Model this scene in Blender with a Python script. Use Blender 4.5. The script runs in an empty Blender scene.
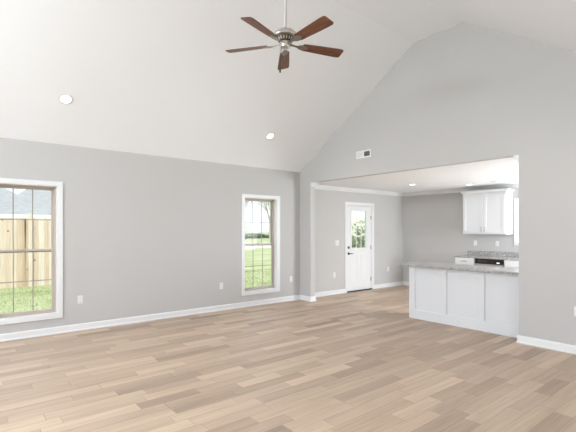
import bpy, bmesh, math, random
from mathutils import Vector, Matrix
random.seed(7)
PI = math.pi
S = bpy.context.scene
COL = S.collection
R = math.radians

# ------------------------------------------------------------------ camera
cam_d = bpy.data.cameras.new('camera'); cam = bpy.data.objects.new('camera', cam_d); COL.objects.link(cam)
cam_d.sensor_width = 36; cam_d.lens = 36*412.8/576; cam_d.shift_y = 14/576
cam_d.clip_start = .05; cam_d.clip_end = 400
cam.location = (0, 0, 1.5)
cam.rotation_euler = (R(90), 0, R(50.65-90))
S.camera = cam

# ------------------------------------------------------------------ world, sun, area lights, exposure
w = bpy.data.worlds.new('sky'); S.world = w; w.use_nodes = True
bg = w.node_tree.nodes['Background']
bg.inputs[0].default_value = (.86, .93, 1, 1); bg.inputs[1].default_value = 1.25
S.view_settings.view_transform = 'Standard'; S.view_settings.look = 'None'
S.view_settings.gamma = 1; S.view_settings.use_curve_mapping = False
S.view_settings.exposure = .15

def sun():
    l = bpy.data.lights.new('sun', 'SUN'); l.energy = 3.0; l.angle = R(1.5); l.color = (1, .96, .9)
    o = bpy.data.objects.new('sun', l); COL.objects.link(o)
    o.rotation_euler = Vector((-.35, -.62, 1.0)).to_track_quat('Z', 'Y').to_euler()
sun()
def area_light(name, loc, aim, sx, sy, power, col=(1, .98, .96)):
    l = bpy.data.lights.new(name, 'AREA'); l.shape = 'RECTANGLE'; l.size = sx; l.size_y = sy; l.energy = power; l.color = col
    o = bpy.data.objects.new(name, l); COL.objects.link(o); o.location = loc
    o.rotation_euler = Vector(aim).to_track_quat('-Z', 'Y').to_euler()
    return o
FILL_TINT = (.86, .925, 1)
# added fill lights at invented unseen windows; only the kitchen back window is visible
for y, p in ((.7, 40), (3.0, 45), (5.3, 30)):
    area_light('fill_back', (-4.56, y, 1.3), (1, 0, .45), 1.7, 2.0, p, FILL_TINT)
area_light('fill_left', (-3.23, 6.70, 1.25), (.45, -1, .75), .8, 1.8, 70, FILL_TINT)
area_light('fill_gable', (-4.56, 3.49, 3.35), (1, -.03, .55), 2.0, .8, 290, FILL_TINT)
for x, p in ((-2.8, 4), (-.6, 4), (2.2, 6), (4.6, 22)):
    area_light('fill_right', (x, -1.56, 1.35), (0, 1, .1), 1.5, 1.9, p, FILL_TINT)
area_light('fill_kitchen_side', (8.55, .44, 1.4), (-.25, 1, -.4), 1.5, 1.9, 218, (.90, .95, 1))
area_light('daylight_kitchen_back', (9.55, 3.1, 1.69), (-1, 0, 0), 1.1, .8, 5, (.92, .96, 1))

# ------------------------------------------------------------------ node helpers and materials
def new_mat(name):
    m = bpy.data.materials.new(name); m.use_nodes = True
    return m, m.node_tree, m.node_tree.nodes['Principled BSDF']
def lk(t, a, b): t.links.new(a, b)
def nd(t, typ, **kw):
    n = t.nodes.new(typ)
    for k, v in kw.items(): setattr(n, k, v)
    return n
def math_(t, op, a, b=None, c=None):
    n = nd(t, 'ShaderNodeMath', operation=op)
    for i, v in enumerate((a, b, c)):
        if v is None: continue
        if isinstance(v, (int, float)): n.inputs[i].default_value = v
        else: lk(t, v, n.inputs[i])
    return n.outputs[0]
def mixc(t, f, a, b, bt='MIX'):
    n = nd(t, 'ShaderNodeMix', data_type='RGBA', blend_type=bt)
    for i, v in ((0, f), (6, a), (7, b)):
        if isinstance(v, (int, float)): n.inputs[i].default_value = v
        elif isinstance(v, tuple): n.inputs[i].default_value = v + (1,)
        else: lk(t, v, n.inputs[i])
    return n.outputs[2]
def ramp(t, f, stops):
    n = nd(t, 'ShaderNodeValToRGB'); cr = n.color_ramp
    while len(cr.elements) < len(stops): cr.elements.new(.5)
    for e, (p, c) in zip(cr.elements, stops): e.position = p; e.color = c + (1,)
    lk(t, f, n.inputs[0]); return n.outputs[0]
def coords(t, scale=(1, 1, 1)):
    tc = nd(t, 'ShaderNodeTexCoord'); mp = nd(t, 'ShaderNodeMapping'); mp.inputs[3].default_value = scale
    lk(t, tc.outputs['Object'], mp.inputs[0]); return mp.outputs[0]
def noise(t, vec, scale, detail=3, rough=.5):
    n = nd(t, 'ShaderNodeTexNoise'); n.inputs['Scale'].default_value = scale; n.inputs['Detail'].default_value = detail
    n.inputs['Roughness'].default_value = rough; lk(t, vec, n.inputs['Vector']); return n.outputs[0]
def bump(t, h, strength, dist, b):
    n = nd(t, 'ShaderNodeBump'); n.inputs['Strength'].default_value = strength; n.inputs['Distance'].default_value = dist
    lk(t, h, n.inputs['Height']); lk(t, n.outputs[0], b.inputs['Normal'])
def simple(name, col, rough=.5, metal=0, var=.04, scale=6, bmp=0, spec=None):
    m, t, b = new_mat(name); v = coords(t); f = noise(t, v, scale)
    lo = tuple(c*(1-var) for c in col); hi = tuple(min(1, c*(1+var)) for c in col)
    lk(t, mixc(t, f, lo, hi), b.inputs['Base Color'])
    b.inputs['Roughness'].default_value = rough; b.inputs['Metallic'].default_value = metal
    if spec is not None: b.inputs['Specular IOR Level'].default_value = spec
    if bmp: bump(t, noise(t, v, 260, 2), bmp, .001, b)
    return m
M = {}
M['paint'] = simple('grey_wall_paint', (.515, .503, .492), .75, var=.012, scale=2, bmp=.15, spec=.25)
M['ceiling'] = simple('white_ceiling_paint', (.89, .905, .93), .85, var=.008, scale=2, bmp=.15, spec=.2)
M['trim'] = simple('white_trim_paint', (.74, .74, .74), .38, var=.01)
M['cabinet'] = simple('white_cabinet_lacquer', (.70, .71, .725), .35, var=.01)
M['plastic'] = simple('white_plastic', (.74, .735, .73), .35, var=.01)
M['slot'] = simple('dark_slot', (.05, .05, .05), .6)
M['grille_dark'] = simple('dark_duct', (.12, .12, .12), .7)
M['grille_pale'] = simple('pale_duct', (.62, .61, .60), .7)
M['tan'] = simple('tan_window_vinyl', (.50, .435, .375), .45, var=.02)
M['muntin'] = simple('taupe_window_bars', (.36, .31, .27), .45, var=.02)
M['nickel'] = simple('brushed_nickel', (.62, .59, .55), .32, 1, var=.05, scale=30)
M['pewter'] = simple('dark_pewter', (.30, .27, .24), .35, 1, var=.05, scale=30)
M['rod'] = simple('satin_rod', (.60, .575, .55), .45, .3, var=.02)
M['bronze'] = simple('dark_bronze', (.10, .075, .06), .4, .8)
M['black'] = simple('black_metal', (.012, .011, .011), .35, .3)
M['panel_black'] = simple('black_gloss_panel', (.012, .011, .012), .12)
M['steel'] = simple('stainless_steel', (.55, .53, .51), .3, 1, var=.04, scale=40)
M['house_white'] = simple('white_siding', (.85, .86, .87), .6)
M['bark'] = simple('grey_bark', (.5, .47, .44), .9, var=.2, scale=10)
M['leaf_pale'] = simple('pale_spring_leaves', (.66, .70, .54), .7, var=.15, scale=2)
M['leaf_dark'] = simple('dark_shrub_leaves', (.16, .21, .15), .7, var=.3, scale=2)
M['road'] = simple('pale_concrete', (.62, .62, .61), .85, var=.05)

def emis(name, col, st):
    m, t, b = new_mat(name); b.inputs['Emission Color'].default_value = col+(1,); b.inputs['Emission Strength'].default_value = st
    b.inputs['Base Color'].default_value = (.9, .9, .9, 1); return m
M['lamp'] = emis('lamp_lens', (1, .97, .92), 5)
M['display'] = emis('display', (.9, .95, 1), 1.1)

def glass(name='window_glass'):
    m, t, b = new_mat(name); t.nodes.remove(b)
    tr = nd(t, 'ShaderNodeBsdfTransparent'); gl = nd(t, 'ShaderNodeBsdfGlossy'); gl.inputs['Roughness'].default_value = .02
    fr = nd(t, 'ShaderNodeFresnel'); fr.inputs[0].default_value = 1.45; mx = nd(t, 'ShaderNodeMixShader')
    tr.inputs[0].default_value = (.97, .98, .975, 1)
    geo = nd(t, 'ShaderNodeNewGeometry')
    f = math_(t, 'MULTIPLY', fr.outputs[0], math_(t, 'MULTIPLY', .3, math_(t, 'SUBTRACT', 1, geo.outputs['Backfacing'])))
    lk(t, f, mx.inputs[0]); lk(t, tr.outputs[0], mx.inputs[1]); lk(t, gl.outputs[0], mx.inputs[2])
    lk(t, mx.outputs[0], t.nodes['Material Output'].inputs[0]); return m
M['glass'] = glass()

def floor_mat():
    m, t, b = new_mat('oak_plank_floor')
    tc = nd(t, 'ShaderNodeTexCoord'); sp = nd(t, 'ShaderNodeSeparateXYZ'); lk(t, tc.outputs['Object'], sp.inputs[0])
    X, Y = sp.outputs[0], sp.outputs[1]
    W_, L_ = .138, .72
    yr = math_(t, 'DIVIDE', Y, W_); row = math_(t, 'FLOOR', yr)
    wn = nd(t, 'ShaderNodeTexWhiteNoise', noise_dimensions='1D'); lk(t, row, wn.inputs['W'])
    # every row shifted at random, and plank lengths varied by warping x per row
    sw = nd(t, 'ShaderNodeTexNoise', noise_dimensions='2D'); sw.inputs['Scale'].default_value = .55; sw.inputs['Detail'].default_value = 0
    cv = nd(t, 'ShaderNodeCombineXYZ'); lk(t, X, cv.inputs[0]); lk(t, math_(t, 'MULTIPLY', row, 7.31), cv.inputs[1]); lk(t, cv.outputs[0], sw.inputs['Vector'])
    xs = math_(t, 'ADD', math_(t, 'DIVIDE', X, L_), math_(t, 'ADD', math_(t, 'MULTIPLY', wn.outputs[0], 13.7), math_(t, 'MULTIPLY', sw.outputs[0], 1.3)))
    colr = math_(t, 'FLOOR', xs)
    c2 = nd(t, 'ShaderNodeCombineXYZ'); lk(t, row, c2.inputs[0]); lk(t, colr, c2.inputs[1])
    w2 = nd(t, 'ShaderNodeTexWhiteNoise', noise_dimensions='2D'); lk(t, c2.outputs[0], w2.inputs['Vector'])
    rnd = w2.outputs[0]
    sc = nd(t, 'ShaderNodeSeparateColor'); lk(t, w2.outputs[1], sc.inputs[0]); rnd2 = sc.outputs[1]
    base = ramp(t, rnd, [(0, (.32, .24, .175)), (.1, (.39, .295, .215)), (.5, (.475, .366, .268)), (.85, (.525, .41, .30)), (1, (.59, .465, .34))])
    pink = mixc(t, math_(t, 'MULTIPLY', rnd2, .35), base, (.55, .405, .32))
    # grain, offset per plank
    gv = nd(t, 'ShaderNodeCombineXYZ')
    lk(t, math_(t, 'ADD', math_(t, 'MULTIPLY', X, 1.5), math_(t, 'MULTIPLY', rnd, 31)), gv.inputs[0])
    lk(t, math_(t, 'ADD', math_(t, 'MULTIPLY', Y, 26), math_(t, 'MULTIPLY', rnd2, 47)), gv.inputs[1])
    g = noise(t, gv.outputs[0], 1.6, 6, .62)
    gr = ramp(t, g, [(.3, (.86, .85, .84)), (.5, (1, 1, 1)), (.7, (1.06, 1.05, 1.04))])
    col = mixc(t, 1.0, pink, gr, 'MULTIPLY')
    kn = noise(t, gv.outputs[0], .45, 2, .5)
    col = mixc(t, 1.0, col, ramp(t, kn, [(.3, (.9, .89, .88)), (.6, (1.04, 1.03, 1.03))]), 'MULTIPLY')
    # seams
    fy = math_(t, 'FRACT', yr); ey = math_(t, 'MINIMUM', fy, math_(t, 'SUBTRACT', 1, fy)); ey = math_(t, 'MULTIPLY', ey, W_)
    fx = math_(t, 'FRACT', xs); ex = math_(t, 'MINIMUM', fx, math_(t, 'SUBTRACT', 1, fx)); ex = math_(t, 'MULTIPLY', ex, L_)
    e = math_(t, 'MINIMUM', ey, ex)
    seam = nd(t, 'ShaderNodeMapRange'); seam.inputs[1].default_value = .0006; seam.inputs[2].default_value = .0024; lk(t, e, seam.inputs[0])
    col = mixc(t, seam.outputs[0], mixc(t, 1.0, col, (.62, .58, .55), 'MULTIPLY'), col)
    lk(t, col, b.inputs['Base Color'])
    lk(t, math_(t, 'ADD', .36, math_(t, 'MULTIPLY', g, .16)), b.inputs['Roughness'])
    b.inputs['Specular IOR Level'].default_value = .32
    bump(t, math_(t, 'ADD', seam.outputs[0], math_(t, 'MULTIPLY', g, .25)), .25, .0012, b)
    return m
M['floor'] = floor_mat()

def granite():
    m, t, b = new_mat('speckled_grey_granite'); v = coords(t)
    a = noise(t, v, 38, 5, .7); c = noise(t, v, 110, 3, .6); d = noise(t, v, 9, 3, .6)
    base = ramp(t, a, [(.33, (.125, .125, .125)), (.45, (.345, .345, .345)), (.55, (.47, .467, .463)), (.7, (.67, .67, .67))])
    sp = ramp(t, c, [(.36, (.35, .33, .32)), (.46, (1, 1, 1)), (.62, (1.1, 1.08, 1.06))])
    col = mixc(t, .8, base, sp, 'MULTIPLY')
    col = mixc(t, 1., col, ramp(t, d, [(.35, (.85, .84, .83)), (.65, (1.08, 1.06, 1.05))]), 'MULTIPLY')
    lk(t, col, b.inputs['Base Color']); b.inputs['Roughness'].default_value = .12; return m
M['granite'] = granite()

def wood_blade():
    m, t, b = new_mat('walnut_fan_blade'); v = coords(t, (3, 40, 1)); n = noise(t, v, 1.4, 5, .6)
    lk(t, ramp(t, n, [(.3, (.07, .024, .010)), (.5, (.14, .048, .020)), (.7, (.23, .085, .036))]), b.inputs['Base Color'])
    b.inputs['Roughness'].default_value = .4; return m
M['walnut'] = wood_blade()

def pine():
    m, t, b = new_mat('new_pine_boards')
    tc = nd(t, 'ShaderNodeTexCoord'); sp = nd(t, 'ShaderNodeSeparateXYZ'); lk(t, tc.outputs['Object'], sp.inputs[0])
    i = math_(t, 'FLOOR', math_(t, 'DIVIDE', sp.outputs[0], .144))
    wn = nd(t, 'ShaderNodeTexWhiteNoise', noise_dimensions='1D'); lk(t, i, wn.inputs['W'])
    base = ramp(t, wn.outputs[0], [(0, (.56, .43, .31)), (.35, (.66, .53, .41)), (.7, (.74, .64, .54)), (1, (.78, .71, .64))])
    gv = nd(t, 'ShaderNodeCombineXYZ'); lk(t, math_(t, 'MULTIPLY', sp.outputs[0], 14), gv.inputs[0]); lk(t, sp.outputs[2], gv.inputs[1]); lk(t, math_(t, 'MULTIPLY', wn.outputs[0], 20), gv.inputs[2])
    g = noise(t, gv.outputs[0], 1.5, 4, .6)
    kv = nd(t, 'ShaderNodeTexVoronoi'); kv.inputs['Scale'].default_value = 3.4; lk(t, coords(t, (1, 1, .8)), kv.inputs['Vector'])
    knot = nd(t, 'ShaderNodeMapRange'); knot.inputs[1].default_value = .05; knot.inputs[2].default_value = .13; lk(t, kv.outputs[0], knot.inputs[0])
    col = mixc(t, 1., base, ramp(t, g, [(.3, (.86, .84, .8)), (.65, (1.05, 1.05, 1.05))]), 'MULTIPLY')
    col = mixc(t, knot.outputs[0], (.28, .15, .07), col)
    lk(t, col, b.inputs['Base Color']); b.inputs['Roughness'].default_value = .8; return m
M['pine'] = pine()

def grass_m(name, a, b_, c):
    m, t, b = new_mat(name); v = coords(t, (.35, 1, 1)); n = noise(t, v, 1.3, 5, .65)
    lk(t, ramp(t, n, [(.3, a), (.5, b_), (.7, c)]), b.inputs['Base Color']); b.inputs['Roughness'].default_value = .9
    b.inputs['Specular IOR Level'].default_value = .1; return m
M['lawn'] = grass_m('lawn', (.28, .33, .17), (.38, .43, .24), (.50, .52, .34))
M['grass'] = grass_m('grass_blades', (.28, .35, .16), (.38, .45, .23), (.50, .54, .33))

def shingle():
    m, t, b = new_mat('pale_grey_shingles'); v = coords(t)
    br = nd(t, 'ShaderNodeTexBrick'); br.inputs['Scale'].default_value = 3; br.inputs['Mortar Size'].default_value = .012
    br.inputs['Color1'].default_value = (.33, .345, .36, 1); br.inputs['Color2'].default_value = (.38, .395, .41, 1); br.inputs['Mortar'].default_value = (.27, .28, .29, 1)
    lk(t, v, br.inputs['Vector']); lk(t, br.outputs[0], b.inputs['Base Color']); b.inputs['Roughness'].default_value = .9; return m
M['shingle'] = shingle()

# ------------------------------------------------------------------ mesh helpers
def box(bm, x0, x1, y0, y1, z0, z1, mat=None):
    vs = [bm.verts.new(p) for p in ((x0,y0,z0),(x1,y0,z0),(x1,y1,z0),(x0,y1,z0),(x0,y0,z1),(x1,y0,z1),(x1,y1,z1),(x0,y1,z1))]
    fs = [bm.faces.new([vs[i] for i in f]) for f in ((3,2,1,0),(4,5,6,7),(0,1,5,4),(1,2,6,5),(2,3,7,6),(3,0,4,7))]
    if mat is not None:
        for v in vs: v.co = mat @ v.co
    return vs
def slab(polys, fn):
    """solid from flat 2-D polygons sharing corners; fn(p, t) gives the 3-D point on face t=0 or 1"""
    bm = bmesh.new(); V = {}; E = {}
    def v(p, k):
        key = (round(p[0], 5), round(p[1], 5), k)
        if key not in V: V[key] = bm.verts.new(fn(p, k))
        return V[key]
    for q in polys:
        bm.faces.new([v(p, 0) for p in q]); bm.faces.new([v(p, 1) for p in reversed(q)])
        for a, b in zip(q, q[1:]+q[:1]):
            k = frozenset(((round(a[0],5),round(a[1],5)),(round(b[0],5),round(b[1],5)))); E.setdefault(k, []).append((a, b))
    for k, l in E.items():
        if len(l) == 1:
            a, b = l[0]; bm.faces.new([v(b, 0), v(a, 0), v(a, 1), v(b, 1)])
    bmesh.ops.recalc_face_normals(bm, faces=bm.faces)
    return bm
def holed(a0, a1, b0, b1, holes):
    A = sorted({a0, a1, *[h[0] for h in holes], *[h[1] for h in holes]}); B = sorted({b0, b1, *[h[2] for h in holes], *[h[3] for h in holes]})
    A = [a for a in A if a0 <= a <= a1]; B = [b for b in B if b0 <= b <= b1]
    out = []
    for i in range(len(A)-1):
        for j in range(len(B)-1):
            ca, cb = (A[i]+A[i+1])/2, (B[j]+B[j+1])/2
            if any(h[0] < ca < h[1] and h[2] < cb < h[3] for h in holes): continue
            out.append([(A[i],B[j]),(A[i+1],B[j]),(A[i+1],B[j+1]),(A[i],B[j+1])])
    return out
def ring(a0, a1, b0, b1, w, y0, y1, wb=None):
    """rectangular frame standing in the xz plane"""
    wb = w if wb is None else wb
    o = [(a0,b0),(a1,b0),(a1,b1),(a0,b1)]; i = [(a0+w,b0+wb),(a1-w,b0+wb),(a1-w,b1-w),(a0+w,b1-w)]
    return slab([[o[k], o[(k+1)%4], i[(k+1)%4], i[k]] for k in range(4)], lambda p, t: (p[0], (y0, y1)[t], p[1]))
def lathe(prof, n=32, bm=None, mat=None):
    bm = bm or bmesh.new(); rings = []
    for r, z in prof:
        if r < 1e-6: rings.append([bm.verts.new((0, 0, z))])
        else: rings.append([bm.verts.new((r*math.cos(2*PI*k/n), r*math.sin(2*PI*k/n), z)) for k in range(n)])
    new = [v for rr in rings for v in rr]
    for a, b in zip(rings, rings[1:]):
        for k in range(n):
            l = (k+1) % n
            if len(a) == 1 and len(b) == 1: continue
            if len(a) == 1: bm.faces.new((a[0], b[k], b[l]))
            elif len(b) == 1: bm.faces.new((a[k], b[0], a[l]))
            else: bm.faces.new((a[k], b[k], b[l], a[l]))
    if mat is not None:
        for v in new: v.co = mat @ v.co
    bmesh.ops.recalc_face_normals(bm, faces=bm.faces)
    return bm
def tube(bm, pts, rs, n=8):
    pts = [Vector(p) for p in pts]; rs = rs if isinstance(rs, (list, tuple)) else [rs]*len(pts); rings = []
    for i, p in enumerate(pts):
        d = (pts[min(i+1, len(pts)-1)]-pts[max(i-1, 0)]).normalized()
        u = d.orthogonal().normalized() if i == 0 else (U - d*U.dot(d)).normalized()
        U = u; v = d.cross(u)
        rings.append([bm.verts.new(p+(u*math.cos(2*PI*k/n)+v*math.sin(2*PI*k/n))*rs[i]) for k in range(n)])
    for a, b in zip(rings, rings[1:]):
        for k in range(n): bm.faces.new((a[k], a[(k+1)%n], b[(k+1)%n], b[k]))
    bm.faces.new(rings[0][::-1]); bm.faces.new(rings[-1])
def cyl(bm, p, q, r, n=20): tube(bm, [p, q], r, n)
def merge(*bms):
    out = bms[0]
    for b in bms[1:]:
        me = bpy.data.meshes.new('tmp'); b.to_mesh(me); b.free(); out.from_mesh(me); bpy.data.meshes.remove(me)
    return out
def obj(name, bm, mat, parent=None, bev=0, smooth=False, seg=2):
    if not bm.faces: print('EMPTY', name)
    if bev: bmesh.ops.remove_doubles(bm, verts=bm.verts, dist=1e-6)
    me = bpy.data.meshes.new(name); bm.to_mesh(me); bm.free(); me.materials.append(M[mat] if isinstance(mat, str) else mat)
    o = bpy.data.objects.new(name, me); COL.objects.link(o); o.parent = parent
    if bev:
        md = o.modifiers.new('bevel', 'BEVEL'); md.width = bev; md.segments = seg; md.limit_method = 'ANGLE'; md.angle_limit = R(35)
    if smooth:
        me.polygons.foreach_set('use_smooth', [True]*len(me.polygons))
        if smooth != 'all':
            md = o.modifiers.new('split', 'EDGE_SPLIT'); md.split_angle = R(40)
    return o
def tag(o, label, cat, group=None, kind=None):
    o['label'] = label; o['category'] = cat
    if group: o['group'] = group
    if kind: o['kind'] = kind
    return o
def thing(name, label, cat, loc=(0,0,0), rot=(0,0,0), group=None, kind=None):
    o = bpy.data.objects.new(name, None); COL.objects.link(o); o.location = loc; o.rotation_euler = rot; o.empty_display_size = .1
    return tag(o, label, cat, group, kind)
def dup(o, loc=None, rot=None, label=None, parent=None):
    c = o.copy(); COL.objects.link(c); c.parent = parent
    if loc is not None: c.location = loc
    if rot is not None: c.rotation_euler = rot
    if label: c['label'] = label
    for ch in list(o.children): dup(ch, parent=c)
    return c
def bx(*a):
    bm = bmesh.new(); box(bm, *a); return bm

# ------------------------------------------------------------------ main dimensions
XB, XF, XF2, XK = -4.6, 5.865, 5.985, 9.6     # back wall, gable wall faces, kitchen back wall
YL, YL2, YR = 6.75, 6.93, -1.6              # left wall faces, right wall
HW, HF, HK = 2.745, 4.57, 2.505
yA, yB, yC = 3.9, 3.08, .23                 # slopes meet the flat ceiling at yA and yB, right slope ends at yC
sl = (HF-HW)/(YL-yA)
YKR = .4                                    # kitchen right wall

# floor, walls, ceilings
def st(o, label, cat): return tag(o, label, cat, kind='structure')
st(obj('floor', bx(XB-.15, XK+.15, YR-.15, YL2, -.12, 0), 'floor'), 'light oak plank floor running through living room and kitchen', 'floor')
WIN = (-.41, .41, .285, 2.14)
win_x = (.805, 4.84)
holes = [(x+WIN[0], x+WIN[1], WIN[2], WIN[3]) for x in win_x + (-3.23,)] + [(7.35, 8.29, -1, 2.11)]
st(obj('wall_left', slab(holed(XB-.15, XK+.15, 0, 3.0, holes), lambda p, t: (p[0], (YL, YL2)[t], p[1])), 'paint'), 'grey painted wall with two tall windows and the white door', 'wall')
gpoly = [[(YL,0),(YL,HW),(yA,HF+.05),(6.405,2.5),(6.405,0)]]
gp = [[(YL,0),(YL,HW+.05),(6.405,HW+.05+(YL-6.405)*sl),(6.405,2.5),(6.405,0)],
      [(6.405,2.5),(6.405,HW+.05+(YL-6.405)*sl),(yA,HF+.05),(yA,2.5)],
      [(yA,2.5),(yA,HF+.05),(yB,HF+.05),(yB,2.5)],
      [(yB,2.5),(yB,HF+.05),(2.305,HF+.05-(yB-2.305)*sl),(2.305,2.5)],
      [(2.305,0),(2.305,2.5),(2.305,HF+.05-(yB-2.305)*sl),(yC,HW+.05),(yC,0)],
      [(yC,0),(yC,HW+.05),(YR,HW+.05),(YR,0)]]
st(obj('wall_front', slab(gp, lambda p, t: ((XF, XF2)[t], p[0], p[1])), 'paint'), 'grey gable wall with wide opening into the kitchen', 'wall')
bh = [(y-.85, y+.85, .25, 2.3) for y in (.7, 3.0, 5.3)]  # openings for the invented windows behind the camera
cells = holed(YR-.15, YL, 0, 2.745, bh)
cells += [[(YL,2.745),(4.49,2.745),(4.49,2.745+(YL-4.49)*sl+.05)], [(4.49,2.745),(4.49,2.745+(YL-4.49)*sl+.05),(yA,HF+.05),(yA,3.75),(4.49,3.75)][0:2]+[(yA,HF+.05),(yA,3.75),(4.49,3.75)], [(yA,3.75),(yB,3.75),(yB,HF+.05),(yA,HF+.05)], [(yB,3.75),(yB,HF+.05),(2.49,2.745+(2.49-yC)*sl+.05),(2.49,3.75)], [(2.49,2.745),(2.49,2.745+(2.49-yC)*sl+.05),(yC,2.745)]]
cells += holed(2.49, 4.49, 2.745, 3.75, [(2.49, 4.49, 2.95, 3.75)])
st(obj('wall_back', slab(cells, lambda p, t: ((XB, XB-.15)[t], p[0], p[1])), 'paint'), 'grey wall with three added wide windows behind the viewer', 'wall')
rh = [(x-.75, x+.75, .4, 2.3) for x in (-2.8, -.6, 2.2, 4.6)]  # openings for the invented side windows
st(obj('wall_right', slab(holed(XB-.15, XF2, 0, 2.9, rh), lambda p, t: (p[0], (YR, YR-.15)[t], p[1])), 'paint'), 'grey wall with added windows to the right of the viewer', 'wall')
# kitchen back wall with its window over the sink
KW = (2.46, 3.80, 1.225, 2.13)
st(obj('wall_kitchen_back', slab(holed(YKR-.15, YL, 0, 2.6, [KW]), lambda p, t: ((XK, XK+.15)[t], p[0], p[1])), 'paint'), 'grey kitchen back wall behind the hanging white cabinet', 'wall')
st(obj('wall_kitchen_right', slab(holed(XF2, XK, 0, 2.6, [(7.8, 9.3, .45, 2.35)]), lambda p, t: (p[0], (YKR, YKR-.15)[t], p[1])), 'paint'), 'grey side wall of the kitchen with an added broad window', 'wall')
# vaulted living room ceiling: one folded slab
cp = [(YL+.04, HW-.04*sl), (yA, HF), (yB, HF), (yC, HW), (YR-.15, HW)]
bm = bmesh.new(); rows = []
for y, z in cp:
    rows.append([bm.verts.new((x, y, z+d)) for x, d in ((XB-.15, 0), (XF2+.1, 0), (XF2+.1, .2), (XB-.15, .2))])
for a, b in zip(rows, rows[1:]):
    for k in range(4): bm.faces.new((a[k], a[(k+1)%4], b[(k+1)%4], b[k]))
bm.faces.new(rows[0]); bm.faces.new(rows[-1][::-1]); bmesh.ops.recalc_face_normals(bm, faces=bm.faces)
st(obj('ceiling', bm, 'ceiling'), 'white vaulted ceiling with two slopes and a flat centre strip', 'ceiling')
st(obj('ceiling_kitchen', bx(XF2-.001, XK+.15, YKR-.15, YL, HK, HK+.15), 'ceiling'), 'low flat white ceiling over the kitchen', 'ceiling')

# trim: baseboards with a stepped profile swept along floor paths, crown moulding along ceiling paths
def sweep(path, prof, z0):
    """path in plan, room on its left hand; prof = (distance into the room, height)"""
    bm = bmesh.new(); P = [Vector(p) for p in path]; rs = []
    for i, p in enumerate(P):
        d0 = (P[i]-P[i-1]).normalized() if i else None
        d1 = (P[i+1]-P[i]).normalized() if i < len(P)-1 else None
        ns = [Vector((-d.y, d.x)) for d in (d0, d1) if d is not None]
        n = sum(ns, Vector((0, 0)))
        n = n/len(ns) if len(ns) == 1 else n/(1+ns[0].dot(ns[1]))
        rs.append([bm.verts.new((p.x+n.x*a, p.y+n.y*a, z0+b)) for a, b in prof])
    k = len(prof)
    for a, b in zip(rs, rs[1:]):
        for j in range(k): bm.faces.new((a[j], a[(j+1)%k], b[(j+1)%k], b[j]))
    bm.faces.new(rs[0]); bm.faces.new(rs[-1][::-1]); bmesh.ops.recalc_face_normals(bm, faces=bm.faces)
    return bm
BP = [(0, 0), (.026, 0), (.026, .012), (.020, .022), (.015, .024), (.015, .082), (.011, .092), (.006, .10), (0, .10)]
CP = [(0, 0), (.075, 0), (.075, -.012), (.066, -.018), (.052, -.032), (.034, -.056), (.018, -.068), (.012, -.074), (.012, -.088), (0, -.088)]
e = .0005
st(obj('baseboard_left', sweep([(7.285, YL-e), (XF2+e, YL-e), (XF2+e, 6.405-e), (XF-e, 6.405-e), (XF-e, YL-e), (XB, YL-e)], BP, 0), 'trim'), 'white baseboard along the window wall and round the stub wall', 'baseboard')
st(obj('baseboard_kitchen', sweep([(XK-e, 4.92), (XK-e, YL-e), (8.356, YL-e)], BP, 0), 'trim'), 'white baseboard running from the door into the kitchen corner', 'baseboard')
st(obj('baseboard_front', sweep([(XF-e, YR), (XF-e, 2.305+e), (XF2+e, 2.305+e)], BP, 0), 'trim'), 'white baseboard on the gable wall right of the peninsula', 'baseboard')
st(obj('baseboard_right', sweep([(XB, YR+e), (XF, YR+e)], BP, 0), 'trim'), 'white baseboard on the wall to the right of the viewer', 'baseboard')
st(obj('baseboard_back', sweep([(XB+e, YL), (XB+e, YR)], BP, 0), 'trim'), 'white baseboard on the wall behind the viewer', 'baseboard')
st(obj('trim_1', sweep([(XK-e, YKR), (XK-e, YL-e), (XF2+e, YL-e), (XF2+e, 6.405-e), (XF-.0, 6.405-e)], CP, HK-.001), 'trim'), 'white crown moulding around the kitchen ceiling', 'crown moulding')
st(obj('trim_2', sweep([(XF, 2.305+e), (XF2+e, 2.305+e), (XF2+e, YKR)], CP, HK-.001), 'trim'), 'white crown moulding at the right end of the opening', 'crown moulding')

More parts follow.
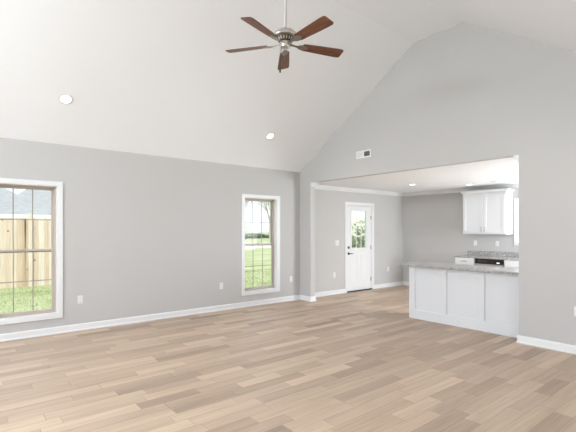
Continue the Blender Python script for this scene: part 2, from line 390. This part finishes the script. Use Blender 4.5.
# ------------------------------------------------------------------ windows
def make_window(name, label, w, z0, z1, loc, rz, cols=3, depth=.18, casing=.062, frame='tan', muntin='muntin', sashes=True):
    t = thing(name, label, 'window', loc, (0, 0, rz), kind='structure')
    a = w/2
    obj('window_casing', ring(-a-casing, a+casing, z0-casing, z1+casing, casing, -.019, 0), 'trim', t, bev=.004)
    obj('jamb_liner', ring(-a, a, z0, z1, .012, -.012, .095), 'trim', t)
    fi = ring(-a+.012, a-.012, z0+.012, z1-.012, .018, .09, depth-.01)
    obj('window_frame', fi, frame, t, bev=.003)
    x0, x1, b0, b1 = -a+.03, a-.03, z0+.03, z1-.03
    zm = z0 + (z1-z0)*.492
    if sashes:
        specs = [('upper_sash', zm-.018, b1, .145, .17), ('lower_sash', b0, zm+.03, .11, .14)]
    else:
        specs = [('sash', b0, b1, .12, .15)]
    for nm, c0, c1, d0, d1 in specs:
        s = obj(nm, ring(x0, x1, c0, c1, .030, d0, d1, wb=.036), frame, t, bev=.003)
        g = .014; dm = (d0+d1)/2
        obj('pane', bx(x0+.03, x1-.03, dm-.002, dm+.002, c0+.03, c1-.03), 'glass', s)
        bm = bmesh.new(); gx0, gx1, gz0, gz1 = x0+.030, x1-.030, c0+.036, c1-.030
        for k in range(1, cols):
            xx = gx0+(gx1-gx0)*k/cols; box(bm, xx-g/2, xx+g/2, dm-.009, dm-.0025, gz0, gz1)
        zz = (gz0+gz1)/2; box(bm, gx0, gx1, dm-.0085, dm-.003, zz-g/2, zz+g/2)
        obj('muntins', bm, muntin, s)
    if sashes:
        bm = bmesh.new(); box(bm, -.03, .03, .085, .112, zm+.024, zm+.036); box(bm, -.008, .022, .09, .105, zm+.034, zm+.046)
        obj('sash_lock', bm, frame, t, bev=.002)
    return t
w1 = make_window('window_1', 'tall window with view of wooden fence, at left edge', .82, .285, 2.14, (win_x[0], YL, 0), 0)
w2 = dup(w1, (win_x[1], YL, 0), label='tall narrow window near the corner with view of bright lawn and trees'); w2.name = 'window_2'
dup(w1, (-3.23, YL, 0), label='added tall window in the window wall left of the frame').name = 'window_13'  # unseen window added to hold a fill light for the right slope
wk = make_window('window_3', 'white cased kitchen window right of the hanging cabinet', 1.34, KW[2], KW[3], (XK, (KW[0]+KW[1])/2, 0), -PI/2, depth=.15, frame='trim', muntin='trim', sashes=False)
wb = make_window('window_4', 'added wide window in the wall behind the viewer', 1.7, .25, 2.3, (XB, .7, 0), PI/2, depth=.15)  # invented back windows, out of view, each holding a fill light
for i, y in enumerate((3.0, 5.3)): dup(wb, (XB, y, 0), label=('middle' if i == 0 else 'far')+' added wide window in the wall behind the viewer').name = 'window_%d' % (5+i)
make_window('window_12', 'added window in the side wall beside the back corner', 1.5, .4, 2.3, (-2.8, YR, 0), PI, depth=.15)  # invented side window, out of view, holding a fill light
make_window('window_11', 'added high horizontal window in the gable behind the viewer', 2.0, 2.95, 3.75, (XB, 3.49, 0), PI/2, depth=.15, cols=4, sashes=False)  # added high in the unseen gable to light the vault
wr = make_window('window_7', 'added window in the side wall nearest the back', 1.5, .4, 2.3, (-.6, YR, 0), PI, depth=.15)  # invented side windows, out of view, for the right fill lights
for i, x in enumerate((2.2, 4.6)): dup(wr, (x, YR, 0), label=('middle' if i == 0 else 'far')+' added window in the side wall right of the viewer').name = 'window_%d' % (8+i)
make_window('window_10', 'added broad window in the side wall of the kitchen', 1.5, .45, 2.35, (8.55, YKR, 0), PI, depth=.15, frame='trim', muntin='trim')  # unseen window added to hold the kitchen side fill light

# ------------------------------------------------------------------ entry door
d = thing('door_1', 'white half glazed door with black hardware in grey wall', 'door', (7.82, YL, 0), kind='structure')
bm = bmesh.new()
o_ = [(-.535,0),(.535,0),(.535,2.175),(-.535,2.175)]
cas = slab([[(-.535,0),(-.47,0),(-.47,2.11),(-.535,2.175)], [(-.535,2.175),(-.47,2.11),(.47,2.11),(.535,2.175)], [(.47,0),(.535,0),(.535,2.175),(.47,2.11)]], lambda p, t: (p[0], (-.019, 0)[t], p[1]))
obj('door_casing', cas, 'trim', d, bev=.004)
jb = bmesh.new(); box(jb, -.47, -.452, -.005, .17, 0, 2.095); box(jb, .452, .47, -.005, .17, 0, 2.095); box(jb, -.47, .47, -.005, .17, 2.092, 2.11)
obj('door_jamb', jb, 'trim', d)
leaf = slab(holed(-.448, .448, .022, 2.088, [(-.29, .29, 1.035, 1.985)]), lambda p, t: (p[0], (.02, .064)[t], p[1]))
lf = obj('door_leaf', leaf, 'trim', d, bev=.002)
obj('lite_frame', ring(-.315, .315, 1.01, 2.01, .042, .008, .076), 'trim', lf, bev=.006)
obj('pane', bx(-.28, .28, .040, .044, 1.045, 1.975), 'glass', lf)
bm = bmesh.new()
for k in (1, 2):
    x = -.273+.546*k/3; box(bm, x-.009, x+.009, .030, .0395, 1.052, 1.968)
for k in (1, 2):
    z = 1.052+.916*k/3; box(bm, -.273, .273, .031, .039, z-.009, z+.009)
obj('muntins', bm, 'trim', lf)
# two raised panels in the lower half, barely visible
pan = bmesh.new()
for x0 in (-.33, .05): merge(pan, ring(x0, x0+.28, .25, .88, .02, .014, .021))
obj('lower_panels', pan, 'trim', lf, bev=.003)
lv = lathe([(0, -.001), (.032, -.001), (.032, .008), (.026, .012), (.012, .014), (.012, .045), (0, .045)], 24, mat=Matrix.Translation((-.383, .0195, .93)) @ Matrix.Rotation(R(90), 4, 'X'))
tube(lv, [(-.383, -.02, .93), (-.36, -.028, .93), (-.30, -.028, .93), (-.268, -.024, .926)], [.010, .0105, .010, .007], 10)
obj('door_handle', lv, 'black', lf, smooth=True)
db = lathe([(0, -.001), (.031, -.001), (.031, .010), (.024, .016), (0, .016)], 24, mat=Matrix.Translation((-.383, .0195, 1.075)) @ Matrix.Rotation(R(90), 4, 'X'))
box(db, -.388, -.378, -.012, .006, 1.058, 1.092)
obj('deadbolt', db, 'black', lf, smooth=True)
for z in (.265, 1.06, 1.81):
    bm = bmesh.new(); cyl(bm, (.450, .010, z-.05), (.450, .010, z+.05), .007, 10); box(bm, .435, .450, .0155, .0195, z-.05, z+.05)
    obj('hinge', bm, 'pewter', d)
obj('threshold', bx(-.47, .47, -.020, .14, .001, .024), 'black', d, bev=.003)
obj('door_sweep', bx(-.446, .446, .022, .060, .0195, .034), 'black', lf)

# ------------------------------------------------------------------ outlets, switch, grilles
def make_outlet(label, loc, rz):
    t = thing('wall_outlet', label, 'outlet', loc, (0, 0, rz), group='white wall outlets')
    pl = obj('cover_plate', bx(-.037, .037, -.007, -.0005, -.060, .060), 'plastic', t, bev=.003)
    for s in (-1, 1):
        r_ = obj('receptacle', bx(-.017, .017, -.0095, -.0065, s*.026-.014, s*.026+.014), 'plastic', pl, bev=.002)
        bm = bmesh.new()
        box(bm, -.008, -.0055, -.0099, -.0093, s*.026-.004, s*.026+.006); box(bm, .0055, .008, -.0099, -.0093, s*.026-.004, s*.026+.006); box(bm, -.002, .002, -.0099, -.0093, s*.026-.010, s*.026-.006)
        obj('slots', bm, 'slot', r_)
    return t
o0 = make_outlet('white outlet just right of the fence-view window, low on left wall', (1.51, YL, .46), 0)
for loc, rz, lab in [((3.92, YL, .455), 0, 'white outlet left of the narrow lawn-view window'),
                     ((5.615, YL, .458), 0, 'white outlet between narrow window and room corner'),
                     ((6.925, YL, .453), 0, 'white outlet below the light switch, left of the door'),
                     ((8.95, YL, .47), 0, 'white outlet right of the door near the floor'),
                     ((XF, 1.635, .515), -PI/2, 'white outlet on gable wall cut off by the right edge'),
                     ((XK, 4.731, 1.19), -PI/2, 'left outlet above the backsplash under the hanging cabinet'),
                     ((XK, 4.227, 1.19), -PI/2, 'right outlet above the backsplash under the hanging cabinet')]:
    dup(o0, loc, (0, 0, rz), lab)
sw = thing('light_switch', 'white double light switch on wall left of the door', 'light switch', (7.02, YL, 1.195))
pl = obj('cover_plate', bx(-.062, .062, -.007, -.0005, -.062, .062), 'plastic', sw, bev=.003)
for x in (-.024, .024): obj('rocker', bx(x-.016, x+.016, -.011, -.0065, -.033, .033), 'plastic', pl, bev=.003)

g = thing('wall_vent', 'white supply grille with one dark half, high on gable wall', 'vent', (XF, 4.965, 2.888), (0, 0, -PI/2))
obj('grille_frame', slab([[p for p in q] for q in holed(-.172, .172, -.068, .068, [(-.146, -.012, -.043, .043), (.012, .146, -.043, .043)])], lambda p, t: (p[0], (-.012, -.0005)[t], p[1])), 'trim', g, bev=.003)
obj('pale_backing', bx(-.147, -.011, -.004, -.001, -.044, .044), 'grille_pale', g)
obj('dark_backing', bx(.011, .147, -.004, -.001, -.044, .044), 'grille_dark', g)
for s, (x0, x1), mt in ((0, (-.146, -.012), 'trim'), (1, (.012, .146), 'grille_dark')):
    bm = bmesh.new()
    for k in range(7):
        z = -.038+k*.0127; box(bm, x0, x1, -.010, -.0045, z-.002, z+.002 if s else z+.004)
    obj('louvres', bm, mt, g)
cv = thing('ceiling_vent', 'flat white supply grille in the kitchen ceiling', 'vent', (8.80, 3.83, HK))
obj('grille_frame', slab([[(a, b) for a, b in q] for q in holed(-.19, .19, -.11, .11, [(-.16, .16, -.08, .08)])], lambda p, t: (p[0], p[1], (-.010, -.0005)[t])), 'trim', cv, bev=.003)
obj('backing', bx(-.161, .161, -.081, .081, -.003, -.001), 'grille_pale', cv)
bm = bmesh.new()
for k in range(9): box(bm, -.16, .16, -.074+k*.018, -.066+k*.018, -.009, -.0035)
obj('louvres', bm, 'trim', cv)

# ------------------------------------------------------------------ recessed lights
def make_can(label, loc, rot, power, cone=150):
    t = thing('recessed_light', label, 'ceiling light', loc, rot, group='round recessed ceiling lights')
    obj('trim_ring', lathe([(.062, -.0015), (.064, -.006), (.080, -.008), (.088, -.003), (.088, -.0005), (.062, -.0005)], 40), 'trim', t, smooth=True)
    obj('lens', lathe([(0, -.0045), (.045, -.0045), (.0615, -.003), (.0615, -.001), (0, -.001)], 40), 'lamp', t, smooth=True)
    l = bpy.data.lights.new('lamp_light', 'SPOT'); l.energy = power; l.spot_size = R(cone); l.spot_blend = 1; l.shadow_soft_size = .05; l.color = (1, .98, .96)
    lo = bpy.data.objects.new('lamp_light', l); COL.objects.link(lo); lo.parent = t; lo.location = (0, 0, -.06)
    return t
tilt = math.atan(sl)
def zs(y): return HW+(YL-y)*sl
cA = make_can('recessed light on the left slope above the fence-view window', (1.177, 6.02, zs(6.02)), (-tilt, 0, 0), 40)
dup(cA, (4.517, 6.02, zs(6.02)), (-tilt, 0, 0), 'recessed light on the left slope nearer the room corner')
dup(cA, (1.177, .98, HW+(.98-yC)*sl), (tilt, 0, 0), 'added unseen recessed light on the right slope nearer the viewer')  # right-slope lights added out of view to give more light
dup(cA, (4.517, .98, HW+(.98-yC)*sl), (tilt, 0, 0), 'added unseen recessed light on the right slope nearer the gable wall')
cK = make_can('recessed kitchen light nearest the door wall', (7.90, 5.31, HK), (0, 0, 0), 24, 120)
cF = make_can('recessed kitchen light just in front of the hanging cabinet', (8.88, 4.51, HK), (0, 0, 0), 1.5, 100)
dup(cK, (7.86, 2.2, HK), (0, 0, 0), 'added recessed kitchen light hidden behind the gable wall')  # unseen light added to brighten the kitchen

# ------------------------------------------------------------------ ceiling fan
F = thing('ceiling_fan', 'five blade walnut and nickel fan on a long rod', 'ceiling fan', (2.782, 3.438, HF))
H0 = 3.48-HF
obj('canopy', lathe([(0, -.001), (.075, -.001), (.072, -.02), (.05, -.06), (.022, -.085), (0, -.085)], 32), 'rod', F, smooth=True)
bm = bmesh.new(); cyl(bm, (0, 0, -.07), (0, 0, H0+.19), .015, 16); obj('downrod', bm, 'rod', F, smooth=True)
obj('motor_housing', lathe([(0, H0+.180), (.024, H0+.180), (.026, H0+.162), (.060, H0+.156), (.100, H0+.140), (.127, H0+.112), (.133, H0+.092), (.128, H0+.082), (.100, H0+.077), (0, H0+.077)], 40), 'nickel', F, smooth=True)
vr = obj('vent_ring', lathe([(0, H0+.078), (.098, H0+.078), (.096, H0+.072), (.074, H0+.038), (.068, H0+.030), (0, H0+.030)], 40), 'bronze', F, smooth=True)
bm = bmesh.new()
for k in range(18):
    a = 2*PI*k/18
    box(bm, .0, .004, -.006, .006, -.016, .016, mat=Matrix.Rotation(a, 4, 'Z') @ Matrix.Translation((.083, 0, H0+.055)) @ Matrix.Rotation(R(33), 4, 'Y'))
obj('vent_fins', bm, 'nickel', vr)
sh = obj('switch_housing', lathe([(0, H0+.036), (.056, H0+.036), (.060, H0+.024), (.052, H0+.008), (.055, H0-.004), (.052, H0-.022), (.038, H0-.034), (.012, H0-.038), (0, H0-.039)], 32), 'nickel', F, smooth=True)
bm = bmesh.new(); pc = (-.068, .004)
tube(bm, [(-.045, -.004, H0-.022), (-.056, -.005, H0-.035), (pc[0], pc[1], H0-.275)], .0022, 6)
for k in range(19): bmesh.ops.create_icosphere(bm, subdivisions=1, radius=.0036, matrix=Matrix.Translation((pc[0], pc[1], H0-.05-.012*k)))
obj('pull_chain', bm, 'bronze', F)
obj('pull_fob', lathe([(0, 0), (.006, -.002), (.010, -.02), (.009, -.035), (0, -.042)], 12, mat=Matrix.Translation((pc[0], pc[1], H0-.272))), 'bronze', F, smooth=True)
def blade_bm():
    pr = [(.195, .046), (.215, .054), (.40, .064), (.61, .072), (.652, .070), (.668, .062), (.674, .050)]
    pts = [(x, h) for x, h in pr] + [(x, -h) for x, h in reversed(pr)]
    bm = slab([pts], lambda p, t: (p[0], p[1], (-.0035, .0035)[t]))
    return bm
def iron_bm():
    pts = [(.050, .018), (.10, .012), (.135, .014), (.165, .034), (.20, .040), (.235, .030), (.262, .012)]
    pts = pts + [(x, -h) for x, h in reversed(pts)]
    def f(p, t):
        x, y = p; z = -.0045 if x > .15 else -.0045+.012*min(1, (.15-x)/.09)
        return (x, y, z-(.005, 0)[t])
    bm = slab([pts], f)
    for x, y in ((.19, .02), (.19, -.02), (.235, 0)):
        lathe([(0, -.014), (.005, -.013), (.006, -.009), (0, -.009)], 10, bm=bm, mat=Matrix.Translation((x, y, 0)))
    return bm
b0 = None
for k in range(5):
    rot = Matrix.Rotation(R(-162.75+72*k), 4, 'Z') @ Matrix.Rotation(R(-13), 4, 'X')
    if b0 is None:
        b0 = obj('blade', blade_bm(), 'walnut', F, bev=.0015)
        obj('blade_iron', iron_bm(), 'pewter', b0, bev=.001)
        b = b0
    else: b = dup(b0, parent=F)
    b.location = (0, 0, H0+.008); b.rotation_euler = rot.to_euler()

# ------------------------------------------------------------------ peninsula
PX = 6.10
pen = thing('kitchen_peninsula', 'white panelled peninsula base between living room and kitchen', 'peninsula', (PX, 2.9, 0))
y0, y1 = 1.6-2.9, 4.155-2.9
obj('body', bx(.012, .50, y0, y1-.012, .001, .882), 'cabinet', pen)
# front frame: local a runs along -y so the frame lies in the yz plane
sty = [(4.155, 4.045), (3.553, 3.473), (2.954, 2.871), (2.345, 2.245), (1.7, 1.6)]
hs = [(sty[i+1][0]-2.9, sty[i][1]-2.9, .155, .845) for i in range(4)]
fr = slab(holed(y0, y1, .001, .882, hs), lambda p, t: ((-.010, .0125)[t], p[0], p[1]))
obj('front_frame', fr, 'cabinet', pen, bev=.003)
bm = bmesh.new()
for h in hs:
    o2 = ring(h[0], h[1], h[2], h[3], .010, 0, .006)
    for v in o2.verts: v.co = Vector((.007+v.co.y, v.co.x, v.co.z))
    bmesh.ops.recalc_face_normals(o2, faces=o2.faces); merge(bm, o2)
obj('panel_moulding', bm, 'cabinet', pen)
obj('end_panel', slab(holed(.001, .50, .001, .882, [(.08, .43, .155, .80)]), lambda p, t: (p[0], y1+(-.012, 0)[t], p[1])), 'cabinet', pen, bev=.002)
# kitchen side doors
kn = bmesh.new()
for i in range(4):
    a = y0+.02+i*(y1-y0-.04)/4; b_ = a+(y1-y0-.04)/4-.006
    dd = obj('door', slab(holed(a, b_, .11, .86, [(a+.06, b_-.06, .17, .80)]), lambda p, t: (.50+(.001, .020)[t], p[0], p[1])), 'cabinet', pen, bev=.002)
    h = bmesh.new(); cyl(h, (.545, b_-.04, .62), (.545, b_-.04, .76), .005, 8); cyl(h, (.519, b_-.04, .64), (.545, b_-.04, .64), .004, 8); cyl(h, (.519, b_-.04, .74), (.545, b_-.04, .74), .004, 8)
    obj('handle', h, 'nickel', dd)
tag(obj('peninsula_countertop', bx(6.005, 6.70, 1.6, 4.28, .883, .918), 'granite', bev=.004), 'speckled grey granite top on the white panelled peninsula', 'countertop')

# ------------------------------------------------------------------ back kitchen run
def shaker(a0, a1, z0, z1, x, parent, name, rail=.055, inner=True):
    """shaker front facing -x at world-ish x (local to parent)"""
    d_ = obj(name, slab(holed(a0, a1, z0, z1, [(a0+rail, a1-rail, z0+rail, z1-rail)]), lambda p, t: (x+(-.020, 0)[t], p[0], p[1])), 'cabinet', parent, bev=.002)
    obj('panel', bx(x-.012, x-.001, a0+rail-.004, a1-rail+.004, z0+rail-.004, z1-rail+.004), 'cabinet', d_)
    return d_
def bar(parent, p, q, off):
    p = Vector(p); q = Vector(q); bm = bmesh.new(); o = Vector((off, 0, 0))
    cyl(bm, p+o, q+o, .0055, 10); m = (q-p)*.12
    cyl(bm, p+m, p+m+o, .004, 8); cyl(bm, q-m, q-m+o, .004, 8)
    return obj('handle', bm, 'pewter' if abs(p.z-q.z) > .01 else 'bronze', parent, smooth=True)
BX0 = 9.00
c1 = thing('base_cabinet', 'white base cabinet with drawer left of the dishwasher', 'cabinet', (BX0, 4.676, 0))
obj('body', bx(.0, .598, -.225, .225, .10, .876), 'cabinet', c1)
obj('toe_kick', bx(.06, .598, -.225, .225, .001, .10), 'cabinet', c1)
dr = obj('drawer', bx(-.020, -.0005, -.218, .220, .735, .868), 'cabinet', c1, bev=.003)
bar(dr, (-.020, -.065, .802), (-.020, .065, .802), -.028)
dd = shaker(-.218, .220, .11, .728, -.0005, c1, 'door'); bar(dd, (-.0205, -.19, .56), (-.0205, -.19, .70), -.028)
dw = thing('dishwasher', 'stainless dishwasher with black control panel under back counter', 'dishwasher', (BX0, 4.128, 0))
obj('body', bx(.0, .59, -.30, .30, .10, .874), 'steel', dw)
obj('toe_kick', bx(.05, .59, -.30, .30, .001, .10), 'black', dw)
obj('door', bx(-.025, -.0005, -.299, .299, .11, .742), 'steel', dw, bev=.004)
cpn = obj('control_panel', bx(-.032, -.0005, -.299, .299, .764, .872), 'panel_black', dw, bev=.004)
obj('display', bx(-.0335, -.0315, -.225, -.165, .790, .806), 'display', cpn)
bm = bmesh.new()
for k in range(9): box(bm, -.0332, -.0315, .05+k*.022, .06+k*.022, .825, .830)
obj('buttons', bm, 'steel', cpn)
obj('pull_strip', bx(-.040, -.0005, -.299, .299, .744, .762), 'steel', dw, bev=.003)
c2 = thing('sink_base_cabinet', 'white sink base cabinet right of the dishwasher', 'cabinet', (BX0, 3.125, 0))
obj('body', bx(.0, .598, -.695, .695, .10, .876), 'cabinet', c2)
obj('toe_kick', bx(.06, .598, -.695, .695, .001, .10), 'cabinet', c2)
for a, b_ in ((.005, .688), (-.688, -.005)):
    obj('drawer_front', bx(-.020, -.0005, a, b_, .735, .868), 'cabinet', c2, bev=.003)
    q = shaker(a, b_, .11, .728, -.0005, c2, 'door'); yy = a+.03 if a > 0 else b_-.03; bar(q, (-.0205, yy, .56), (-.0205, yy, .70), -.028)
ct = thing('back_countertop', 'granite worktop with low backsplash along kitchen back wall', 'countertop', (BX0, 3.63, 0))
obj('slab', bx(-.03, .598, -1.2, 1.285, .878, .912), 'granite', ct, bev=.004)
obj('backsplash', bx(.575, .598, -1.2, 1.285, .9125, 1.015), 'granite', ct, bev=.003)

u = thing('hanging_cabinet', 'white two door wall cabinet hanging above the back counter', 'cabinet', (9.27, 4.378, 1.405))
obj('body', bx(0, .329, -.487, .487, 0, .94), 'cabinet', u)
for s in (-1, 1):
    a0, a1 = (.003, .467) if s > 0 else (-.467, -.003)
    q = shaker(a0, a1, .025, .90, -.0005, u, 'door', rail=.062)
    yy = s*.035; bar(q, (-.0205, yy, .055), (-.0205, yy, .165), -.026)
# crown of the cabinet swept round three sides
CC = [(0, 0), (.008, 0), (.012, .012), (.034, .040), (.040, .052), (.046, .056), (.046, .066), (0, .066)]
obj('cabinet_crown', sweep([(.329, .487), (0, .487), (0, -.487), (.329, -.487)][::-1], [(a, b) for a, b in CC], .925), 'cabinet', u)

# ------------------------------------------------------------------ outside
tag(obj('lawn', bx(-60, 120, YL2+.0, 33, -.5, -.25), 'lawn'), 'green lawn behind the house seen through the windows', 'lawn', kind='structure')
tag(obj('street', bx(-60, 160, 33, 46, -.5, -.25), 'road'), 'pale street beyond the lawn', 'street', kind='structure')
tag(obj('ground', bx(-160, 260, 46, 260, -.6, -.26), 'lawn'), 'far lawn beyond the pale street', 'ground', kind='structure')
tag(obj('yard', bx(-60, 120, -60, YL2, -.6, -.26), 'lawn'), 'yard on the other sides of the house', 'ground', kind='structure')
bm = bmesh.new(); rr = random.Random(3)
for i in range(26000):
    f_ = rr.random()
    y = YL2+.3+7.55*rr.random()**1.3; x = y*(.0+1.5*rr.random()) if rr.random() < .9 else rr.uniform(-2, 12)
    a = rr.uniform(0, PI); h = rr.uniform(.03, .07); wd = .006+.006*(y-7)/8
    dx, dy = math.cos(a)*wd, math.sin(a)*wd; lx, ly = rr.uniform(-.03, .03), rr.uniform(-.03, .03)
    bm.faces.new([bm.verts.new((x-dx, y-dy, -.25)), bm.verts.new((x+dx, y+dy, -.25)), bm.verts.new((x+lx, y+ly, -.25+h))])
tag(obj('grass', bm, 'grass'), 'short green grass growing on the lawn outside the windows', 'grass', kind='stuff')

# fence
FY = 15.0
fn = thing('wooden_fence', 'tall new pine privacy fence across the yard', 'fence', (0, FY, -.25))
def boards(x0, x1, z1, dy):
    bm = bmesh.new(); x = x0
    while x < x1-.02:
        x2 = min(x+.140, x1); h = z1+rr.uniform(-.008, .008)
        vs = [(x, 0), (x2, 0), (x2, h-.03), (x2-.03, h), (x+.03, h), (x, h-.03)]
        b_ = slab([vs], lambda p, t: (p[0], dy+(0, .018)[t], p[1])); merge(bm, b_); x += .144
    return bm
obj('board_panel', boards(-8, 1.82, 2.10, 0), 'pine', fn); obj('board_panel', boards(1.82, 8.6, 2.12, -.05), 'pine', fn)
bm = bmesh.new()
for z in (.35, 1.05, 1.8): box(bm, -8, 8.6, .02, .06, z, z+.09)
obj('rail', bm, 'pine', fn)
for x in (-5.5, -3.1, -.65, 1.93, 4.2, 6.6, 8.6):
    tall = abs(x-1.93) < .01
    obj('post', bx(x-.05, x+.05, .06 if not tall else -.16, .16 if not tall else -.06, 0, 2.25 if tall else 2.0), 'pine', fn, bev=.01)
# houses beyond the fence
def house(x0, x1, yf, depth, eave, pitch, label, zc=None):
    h = thing('house', label, 'house', ((x0+x1)/2, yf, -.25)); a = (x1-x0)/2; e_ = eave+.25
    obj('walls', bx(-a+.4, a-.4, .4, depth-.4, 0, e_), 'house_white', h)
    bm = bmesh.new(); rd = depth/2; zr = e_+.16+rd*pitch
    V = [bm.verts.new(p) for p in ((-a,0,e_+.16),(a,0,e_+.16),(a,depth,e_+.16),(-a,depth,e_+.16),(-a+rd,rd,zr),(a-rd,rd,zr))]
    for f_ in ((0,1,5,4),(1,2,5),(2,3,4,5),(3,0,4),(3,2,1,0)): bm.faces.new([V[i] for i in f_])
    obj('roof', bm, 'shingle', h)
    obj('fascia', bx(-a-.02, a+.02, -.02, depth+.02, e_, e_+.158), 'house_white', h)
    for wx in (-.5, .1, .55):
        x = wx*a; wn_ = obj('window', ring(x-.5, x+.5, 1.0, 2.0, .06, .36, .40), 'house_white', h); obj('pane', bx(x-.44, x+.44, .385, .395, 1.06, 1.94), 'grille_dark', wn_)
    return h
house(1.15, 11.0, 20, 9.0, 1.98, .75, 'white house with pale grey hip roof just beyond the fence')
house(-12, 4.5, 31, 9, 2.9, .7, 'farther white house with pale roof behind the nearer one')

# trees and shrubs
def tree(label, x, y, h, spread, leaves, leafm, seed, name='tree', group='trees beyond the lawn', lsz=.16):
    r = random.Random(seed); t = thing(name, label, 'tree', (x, y, -.25), group=group)
    bm = bmesh.new(); tips = []
    def grow(p, d, L, rad, lvl):
        q = p+d*L*.5+Vector((r.uniform(-.05, .05), r.uniform(-.05, .05), 0))*L; e2 = p+d*L
        tube(bm, [p, q, e2], [rad, rad*.85, rad*.65], 6)
        tips.append((e2, lvl))
        if lvl >= 4: return
        for _ in range(3 if lvl else 4):
            a = r.uniform(0, 2*PI); nd_ = (d+Vector((math.cos(a), math.sin(a), r.uniform(-.1, .4)))*r.uniform(.5, .95)*spread).normalized()
            grow(e2, nd_, L*r.uniform(.6, .8), rad*.6, lvl+1)
    grow(Vector((0, 0, 0)), Vector((0, 0, 1)), h*.30, h*.022, 0)
    obj('trunk', bm, 'bark', t)
    if leaves:
        lb = bmesh.new(); ends = [p for p, l in tips if l >= 2]
        for _ in range(leaves):
            c = r.choice(ends)+Vector((r.gauss(0, .35), r.gauss(0, .35), r.gauss(0, .3))); u_ = Vector((r.uniform(-1, 1), r.uniform(-1, 1), r.uniform(-1, 1))).normalized(); v_ = u_.orthogonal().normalized(); s = lsz*r.uniform(.6, 1.3)
            lb.faces.new([lb.verts.new(c+u_*s), lb.verts.new(c+v_*s*.5), lb.verts.new(c-u_*s), lb.verts.new(c-v_*s*.5)])
        obj('crown', lb, leafm, t)
    return t
tree('bare branched tree in the middle of the narrow window view', 39, 62, 11, .75, 500, 'leaf_pale', 12)
tree('bare grey tree at left of the narrow window view', 33, 53, 9, .7, 300, 'leaf_pale', 16)
tree('thinly leaved tree at right of the narrow window view', 49.5, 66, 11, .75, 700, 'leaf_pale', 13)
tree('bare grey tree standing behind the shrubs in the door glass view', 40, 33, 9, .7, 400, 'leaf_pale', 14)
def shrub(label, x, y, rx, rz, seed, m='leaf_dark', s=.22):
    r = random.Random(seed); t = thing('shrub', label, 'shrub', (x, y, -.26), group='shrubs beyond the lawn')
    sb = bmesh.new()
    for k in range(7):
        a = r.uniform(0, 2*PI); tube(sb, [(0, 0, 0), (math.cos(a)*rx*.4, math.sin(a)*rx*.4, rz*.9)], [.04, .015], 5)
    obj('stems', sb, 'bark', t)
    lb = bmesh.new()
    for _ in range(900):
        v = Vector((r.gauss(0, 1), r.gauss(0, 1), r.gauss(0, 1))).normalized()*r.uniform(.75, 1.0); c = Vector((v.x*rx, v.y*rx, rz+v.z*rz*.95))
        u_ = Vector((r.uniform(-1, 1), r.uniform(-1, 1), r.uniform(-1, 1))).normalized(); v_ = u_.orthogonal().normalized()
        lb.faces.new([lb.verts.new(c+u_*s), lb.verts.new(c+v_*s*.6), lb.verts.new(c-u_*s), lb.verts.new(c-v_*s*.6)])
    obj('foliage', lb, m, t)
shrub('dark low shrub at left of the narrow window view', 45.0, 69, 1.9, .55, 21)
shrub('wide dark shrub in the middle of the narrow window view', 50.2, 72, 2.3, .5, 22)
shrub('small grey green shrub at right of the narrow window view', 55.6, 74, 1.6, .35, 23)
shrub('tall pale green shrub behind the dark ones at left of the narrow window view', 47.2, 76, 3.4, 1.9, 24, 'leaf_pale', .34)
shrub('pale green shrub seen through the lower door glass on the left', 33.0, 29.2, 2.2, 1.55, 25, 'leaf_pale', .3)
shrub('pale green shrub seen through the door glass on the right', 38.2, 30.2, 1.9, 1.35, 26, 'leaf_pale', .3)
